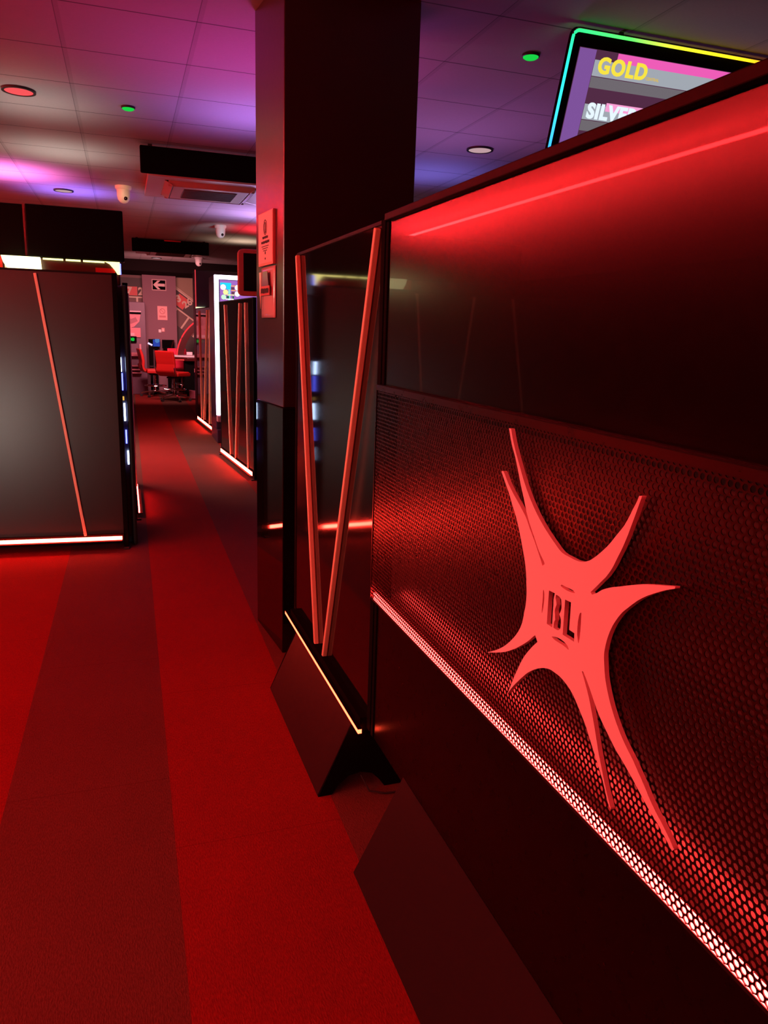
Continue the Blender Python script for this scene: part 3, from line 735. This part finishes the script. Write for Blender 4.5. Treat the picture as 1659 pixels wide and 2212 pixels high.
for xx in (.045, .105):
    for pts_ in ([(0, .05), (.04, .05)], [(0, .025), (.04, .025)], [(0, 0), (.04, 0)], [(0, 0), (0, .05)], [(.04, 0), (.04, .05)]):
        a, b = pts_
        MB().bar((xx + a[0], .025, 1.15 + a[1]), (xx + b[0], .025, 1.15 + b[1]), (0, 1, 0), .016, .006).build('digit_segment', M['green'], CM)
B(-.25, .30, -.05, .1, .82, .90).build('shelf', rose2, CM, bev=.01)
B(.25, .29, .04, .1, .92, 1.08).build('card_slot', mat('slot_pink', (.55, .25, .32), .5), CM)
for k, z in enumerate((.45, .52, .60)):
    B(-.1, .28 - .02 * k, -.03, .1, z, z + .03).build('lower_trim', rose2, CM, bev=.008)

# ------------------------------------------------------------------ roulette table with hood and terminals
RT = thing('roulette_machine', 'electronic roulette table with pale top and tall curved red lit hood', 'gaming table', (1.53, 16.92, 0), 0)
MB().lathe([(.34, 0), (.34, .12), (.30, .14), (.28, .80)], (.05, 0, 0), 32).build('pedestal', M['matte'], RT, smooth=True)
MB().prism([(-.55, -.32), (-.28, -.48), (.3, -.48), (.5, -.2), (.5, .4), (-.3, .4), (-.55, .2)], lambda a, b, d: (a, b, d), .855, .885).build('table_top', M['greywhite'], RT, bev=.006)
MB().prism([(-.62, -.34), (-.3, -.54), (.32, -.54), (.56, -.2), (.56, .45), (-.34, .45), (-.62, .22)], lambda a, b, d: (a, b, d), .78, .853).build('table_edge', M['maroon'], RT, bev=.01)
B(-.55, -.27, -.50, -.47, .79, .815).build('edge_light', glow('red_edge_light', (1, .05, .05), .8), RT)
# curved hood: a quarter arch in the plane facing the hall
def arch(r, n=18, a0=178, a1=108, cx=.45, cz=.80, sz=1.02):
    return [(cx + r * math.cos(math.radians(a0 + (a1 - a0) * k / n)), cz + sz * r * math.sin(math.radians(a0 + (a1 - a0) * k / n))) for k in range(n + 1)]
oa, ia = arch(.93), arch(.79)
MB().prism(oa + ia[::-1], lambda a, b, d: (a, d, b), .0, .30).build('hood', M['maroon'], RT)
MB().tube([(a, -.006, b) for a, b in oa], .014, 8).build('hood_light', glow('hood_red_line', (1, .03, .04), 1.3), RT, smooth=True)
B(.12, .30, -.02, .06, 1.755, 1.80).build('top_lamp', glow('top_lamp', (1, .93, .62), 1.0), RT, bev=.01)
B(-.28, -.16, -.1, 0, .89, .955).build('ticket_box', mat('pale_box', (.75, .6, .65), .4), RT, bev=.008)
B(-.05, .08, -.3, -.2, .89, .93).build('yellow_lamp', glow('yellow_glow', (1, .7, .12), .9), RT, bev=.008)
for (x, z, m_) in ((-.11, .70, glow('yellow_button', (.9, .85, .03), .9)), (-.11, .66, glow('blue_button', (.03, .12, .8), .8)), (-.10, .31, glow('ice_button', (.2, .6, 1), 1.3))):
    MB().sphere((x, -.50, z), .035, 12, (1, .4, .8)).build('button', m_, RT, smooth=True)
B(-.16, .1, -.49, -.3, .05, .76).build('player_station', M['purple_black'], RT, bev=.01)
B(-.165, -.08, -.50, -.48, .55, .63).build('bill_reader', mat('reader_pink', (.55, .2, .26), .5), RT, bev=.004)
MB().prism([(-.28, .02), (-.10, .02), (-.13, .17), (-.28, .19)], lambda a, b, d: (a, d, b), -.62, -.48).build('foot_plate', mat('foot_pink', (.42, .14, .2), .5), RT)
B(-.35, -.16, -.44, -.1, .12, .78).build('cupboard', M['matte'], RT, bev=.01)

def monitor(label, x0, x1, z0, z1, y, screen=None, stand=True):
    t = thing('monitor', label, 'monitor', ((x0 + x1) / 2, y, 0), 0, 'screens round the roulette table')
    w = (x1 - x0) / 2
    B(-w, w, 0, .05, z0, z1).build('casing', M['screen'], t, bev=.008)
    B(-w + .01, w - .01, -.004, .002, z0 + .012, z1 - .012).build('screen', screen or M['screen'], t)
    if stand:
        B(-.03, .03, .02, .06, 0, z0 + .01).build('stand', M['matte'], t)
        B(-.09, .09, -.06, .11, 0, .02).build('base', M['matte'], t, bev=.005)
    return t
bm_ = monitor('small monitor showing a blue picture behind the red chairs', (.585), .765, 1.015, 1.19, 17.93, glow('blue_picture', (.03, .06, .42), .9))
MB().prism([(-.02, 1.19), (.075, 1.19), (.075, 1.13), (.02, 1.10), (-.02, 1.13)], lambda a, b, d: (a, d, b), -.008, -.003).build('picture_patch', glow('light_blue_patch', (.08, .22, .55), .9), bm_)
monitor('black monitor with dark screen right of the blue one', .805, 1.07, .985, 1.18, 17.93)
tall = monitor('tall slim black terminal between the two red chairs', (.505), .60, .48, 1.19, 17.6, None, True)
MB().bar((-.06, -.02, 1.105), (.03, -.02, 1.06), (0, 1, 0), .035, .008).build('painted_glint', glow('violet_white_glint', (.8, .6, 1), 1.4), tall)  # glint on the terminal, put in as a glowing bar

# ------------------------------------------------------------------ swivel chairs
def make_chair(label):
    t = thing('swivel_chair', label, 'chair', (0, 0, 0), 0, 'red swivel chairs at the roulette table')
    # local +x is where the sitter looks; seat top 0.58
    def shell(prof, w, nm, m):
        k = len(prof)
        mb_ = MB()
        return mb_.prism(prof, lambda a, b, d: (a, d, b), -w / 2, w / 2).build(nm, m, t, bev=.03)
    shell([(-.20, .50), (.22, .49), (.25, .52), (.24, .56), (.18, .585), (-.20, .58)], .46, 'seat', M['red_vinyl'])
    shell([(-.20, .55), (-.245, .62), (-.235, .74), (-.25, .86), (-.30, 1.0), (-.345, 1.0), (-.315, .86), (-.295, .74), (-.305, .60), (-.25, .51)], .43, 'backrest', M['red_vinyl'])
    for s in (-1, 1):
        MB().tube([(-.24, s * .205, .53), (-.29, s * .215, .58), (-.31, s * .217, .68)], .010, 8).build('back_bracket', M['chrome'], t, smooth=True)
    B(-.12, .12, -.10, .10, .455, .49).build('seat_plate', M['frame'], t, bev=.008)
    MB().lathe([(.028, .20), (.028, .36), (.022, .365), (.022, .46)], n=16).build('column', M['chrome'], t, smooth=True)
    fr = MB().tube([(.22 * math.cos(a * PI / 16), .22 * math.sin(a * PI / 16), .235) for a in range(32)], .011, 8, True).build('foot_ring', M['chrome'], t, smooth=True)
    for k in range(3):
        a = k * 2 * PI / 3
        MB().tube([(.02 * math.cos(a), .02 * math.sin(a), .225), (.22 * math.cos(a), .22 * math.sin(a), .235)], .008, 6).build('ring_spoke', M['chrome'], fr, smooth=True)
    MB().lathe([(.045, .10), (.05, .13), (.035, .21)], n=16).build('hub', M['chrome'], t, smooth=True)
    for k in range(5):
        a = k * 2 * PI / 5 + .3
        c, s = math.cos(a), math.sin(a)
        MB().bar((.03 * c, .03 * s, .125), (.29 * c, .29 * s, .085), (0, 0, 1), .045, .028).build('leg', M['chrome'], t, bev=.006)
        cs = MB()
        cs.box(-.012, .012, -.012, .012, .05, .085).xform(Matrix.Translation((.29 * c, .29 * s, 0)))
        ca_ = cs.build('caster', M['chrome'], t)
        for q in (-.016, .016):
            MB().lathe([(.001, -.007), (.028, -.007), (.028, .007), (.001, .007)], n=14).xform(Matrix.Translation((.30 * c - s * q, .30 * s + c * q, .028)) @ Matrix.Rotation(a, 4, 'Z') @ Matrix.Rotation(PI / 2, 4, 'X')).build('wheel', M['floorrubber'], ca_, smooth=True)
    return t
ch = make_chair('red swivel chair seen from behind, nearest in front of the roulette table')
ch.location = (.93, 15.95, 0); ch.rotation_euler = (0, 0, math.radians(52))
dup(ch, (.60, 17.0, 0), math.radians(8), 'red swivel chair seen from the side, left of the nearest chair')
c3 = dup(ch, (1.19, 17.5, 0), math.radians(-75), 'pinkish red chair back showing behind the nearest chair, left of the hood')

for c_ in c3.children:
    if c_.name.split('.')[0] in ('seat', 'backrest'):
        c_.data = c_.data.copy(); c_.data.materials[0] = M['pink_vinyl']

# ------------------------------------------------------------------ light
# red strip tucked along the ceiling on the far left side: the light it throws is seen mirrored in the partition
CV = thing('cove_light', 'long red light strip along the ceiling far to the left', 'strip light', (-2.29 - .0144 * 3, 3.0, 2.70), .0144)
B(-.01, .01, -6.5, 6.7, -.01, .01).build('light_strip', M['cove'], CV)
for k in range(8):
    B(-.004, .004, -6.0 + 1.7 * k, -5.99 + 1.7 * k, .01, .0835).build('hanger', M['frame'], CV)

def spot(name, loc, target, col, power, size=120, blend=1.0, rad=.12):
    d = bpy.data.lights.new(name, 'SPOT'); d.color = col; d.energy = power; d.spot_size = math.radians(size); d.spot_blend = blend; d.shadow_soft_size = rad
    o = bpy.data.objects.new(name, d); COL.objects.link(o); o.location = loc
    o.rotation_euler = (Vector(target) - Vector(loc)).to_track_quat('-Z', 'Y').to_euler()
    return o
def area(name, loc, target, col, power, sx, sy, spread=180):
    d = bpy.data.lights.new(name, 'AREA'); d.shape = 'RECTANGLE'; d.color = col; d.energy = power; d.size = sx; d.size_y = sy; d.spread = math.radians(spread)
    o = bpy.data.objects.new(name, d); COL.objects.link(o); o.location = loc
    o.rotation_euler = (Vector(target) - Vector(loc)).to_track_quat('-Z', 'Y').to_euler()
    return o
spot('white_uplight', (-.50, 5.62, 2.17), (-.52, 5.5, 3.2), (1, .86, .76), 9, 125)
spot('white_uplight_far', (-.42, 7.0, 2.2), (-.45, 7.0, 3.2), (1, .9, .78), 11, 128)
spot('pink_uplight', (-.98, 8.1, 2.2), (-.98, 8.1, 3.2), (1, .20, .72), 85, 118)
spot('blue_uplight', (-.45, 8.9, 2.2), (-.45, 8.9, 3.2), (.28, .16, 1), 42, 112)
spot('lilac_uplight', (.95, 5.3, 2.15), (.8, 5.2, 3.2), (.52, .22, 1), 27, 130)
spot('magenta_uplight', (.9, 4.3, 1.9), (.6, 4.2, 3.2), (.78, .06, .52), 26, 130)
spot('violet_uplight', (2.1, 5.2, 1.7), (2.0, 4.6, 3.2), (.55, .2, .75), 28, 140)
spot('blue_uplight_right', (2.5, 6.4, 2.1), (2.4, 6.3, 3.2), (.25, .2, 1), 18, 130)
spot('neon_uplight', (1.75, 9.5, 2.12), (1.6, 9.2, 3.2), (.66, .36, 1), 62, 152)
spot('red_uplight', (2.0, 10.8, 2.2), (1.95, 10.8, 3.2), (1, .03, .05), 60, 120)
spot('warm_uplight', (1.85, 12.4, 2.35), (1.75, 12.3, 3.2), (.9, .6, .42), 15, 140)
area('far_hall_lamp', (.6, 14.6, 2.3), (.9, 17.8, .9), (1, .36, .38), 55, 1.2, .5, 110)
area('aisle_fill', (-1.0, 9.3, 2.6), (1.1, 9.0, .8), (1, .52, .44), 130, .6, 5, 110)  # added fill that whitens the bars of the far screens
area('machine_belly_glow', (-2.0, 1.0, .42), (-1.0, 5.2, .9), (1, .88, .76), 2.6, .7, .6, 50)
area('left_fill', (-3.6, 1.0, 1.6), (.7, 1.7, .62), (1, .80, .66), 1.8, 1.0, 1.0, 48)  # added unseen fill, whitens the emblem and the near bars
spot('column_fill', (-2.2, 4.4, 1.85), (.62, 3.4, 1.65), (1, .84, .70), 50, 50, .8)  # added unseen spot, lightens the column's left face and its notices
spot('dome_fill_warm', (-.3, 5.8, 2.22), (.057, 8.345, 2.66), (1, .74, .42), 150, 9, .6)  # added narrow spot standing in for canopy light on the near dome camera
spot('dome_fill_blue', (1.5, 9.75, 2.15), (1.272, 10.72, 2.67), (.62, .88, 1), 26, 24, .6)  # added spot for the bluish tint on the middle dome camera


# ------------------------------------------------------------------ world, camera, colour
w = bpy.data.worlds.new('World'); SC.world = w; w.use_nodes = True
w.node_tree.nodes['Background'].inputs[0].default_value = (1, .35, .4, 1)
w.node_tree.nodes['Background'].inputs[1].default_value = .0

f_px, pitch, roll, yaw = 1628.62, .2309, -.0337, .3318
cp, sp_ = math.cos(pitch), math.sin(pitch); cy_, sy_ = math.cos(yaw), math.sin(yaw)
fwd = Vector((sy_ * cp, cy_ * cp, -sp_)); right = Vector((cy_, -sy_, 0)); down = fwd.cross(right)
r2 = math.cos(roll) * right + math.sin(roll) * down
d2_ = -math.sin(roll) * right + math.cos(roll) * down
cam = bpy.data.cameras.new('camera'); co = bpy.data.objects.new('camera', cam); COL.objects.link(co)
m3 = Matrix((r2, -d2_, -fwd)).transposed()
co.matrix_world = Matrix.Translation((0, 0, EYE)) @ m3.to_4x4()
cam.sensor_fit = 'VERTICAL'; cam.sensor_height = 36; cam.lens = f_px / 2212 * 36
cam.clip_start = .05
SC.camera = co
SC.view_settings.view_transform = 'Standard'; SC.view_settings.look = 'None'
SC.view_settings.exposure = 0.0; SC.view_settings.gamma = 1.0; SC.view_settings.use_curve_mapping = False
SC.cycles.use_denoising = True
SC.cycles.max_bounces = 8; SC.cycles.glossy_bounces = 5; SC.cycles.diffuse_bounces = 3
SC.cycles.sample_clamp_indirect = 6
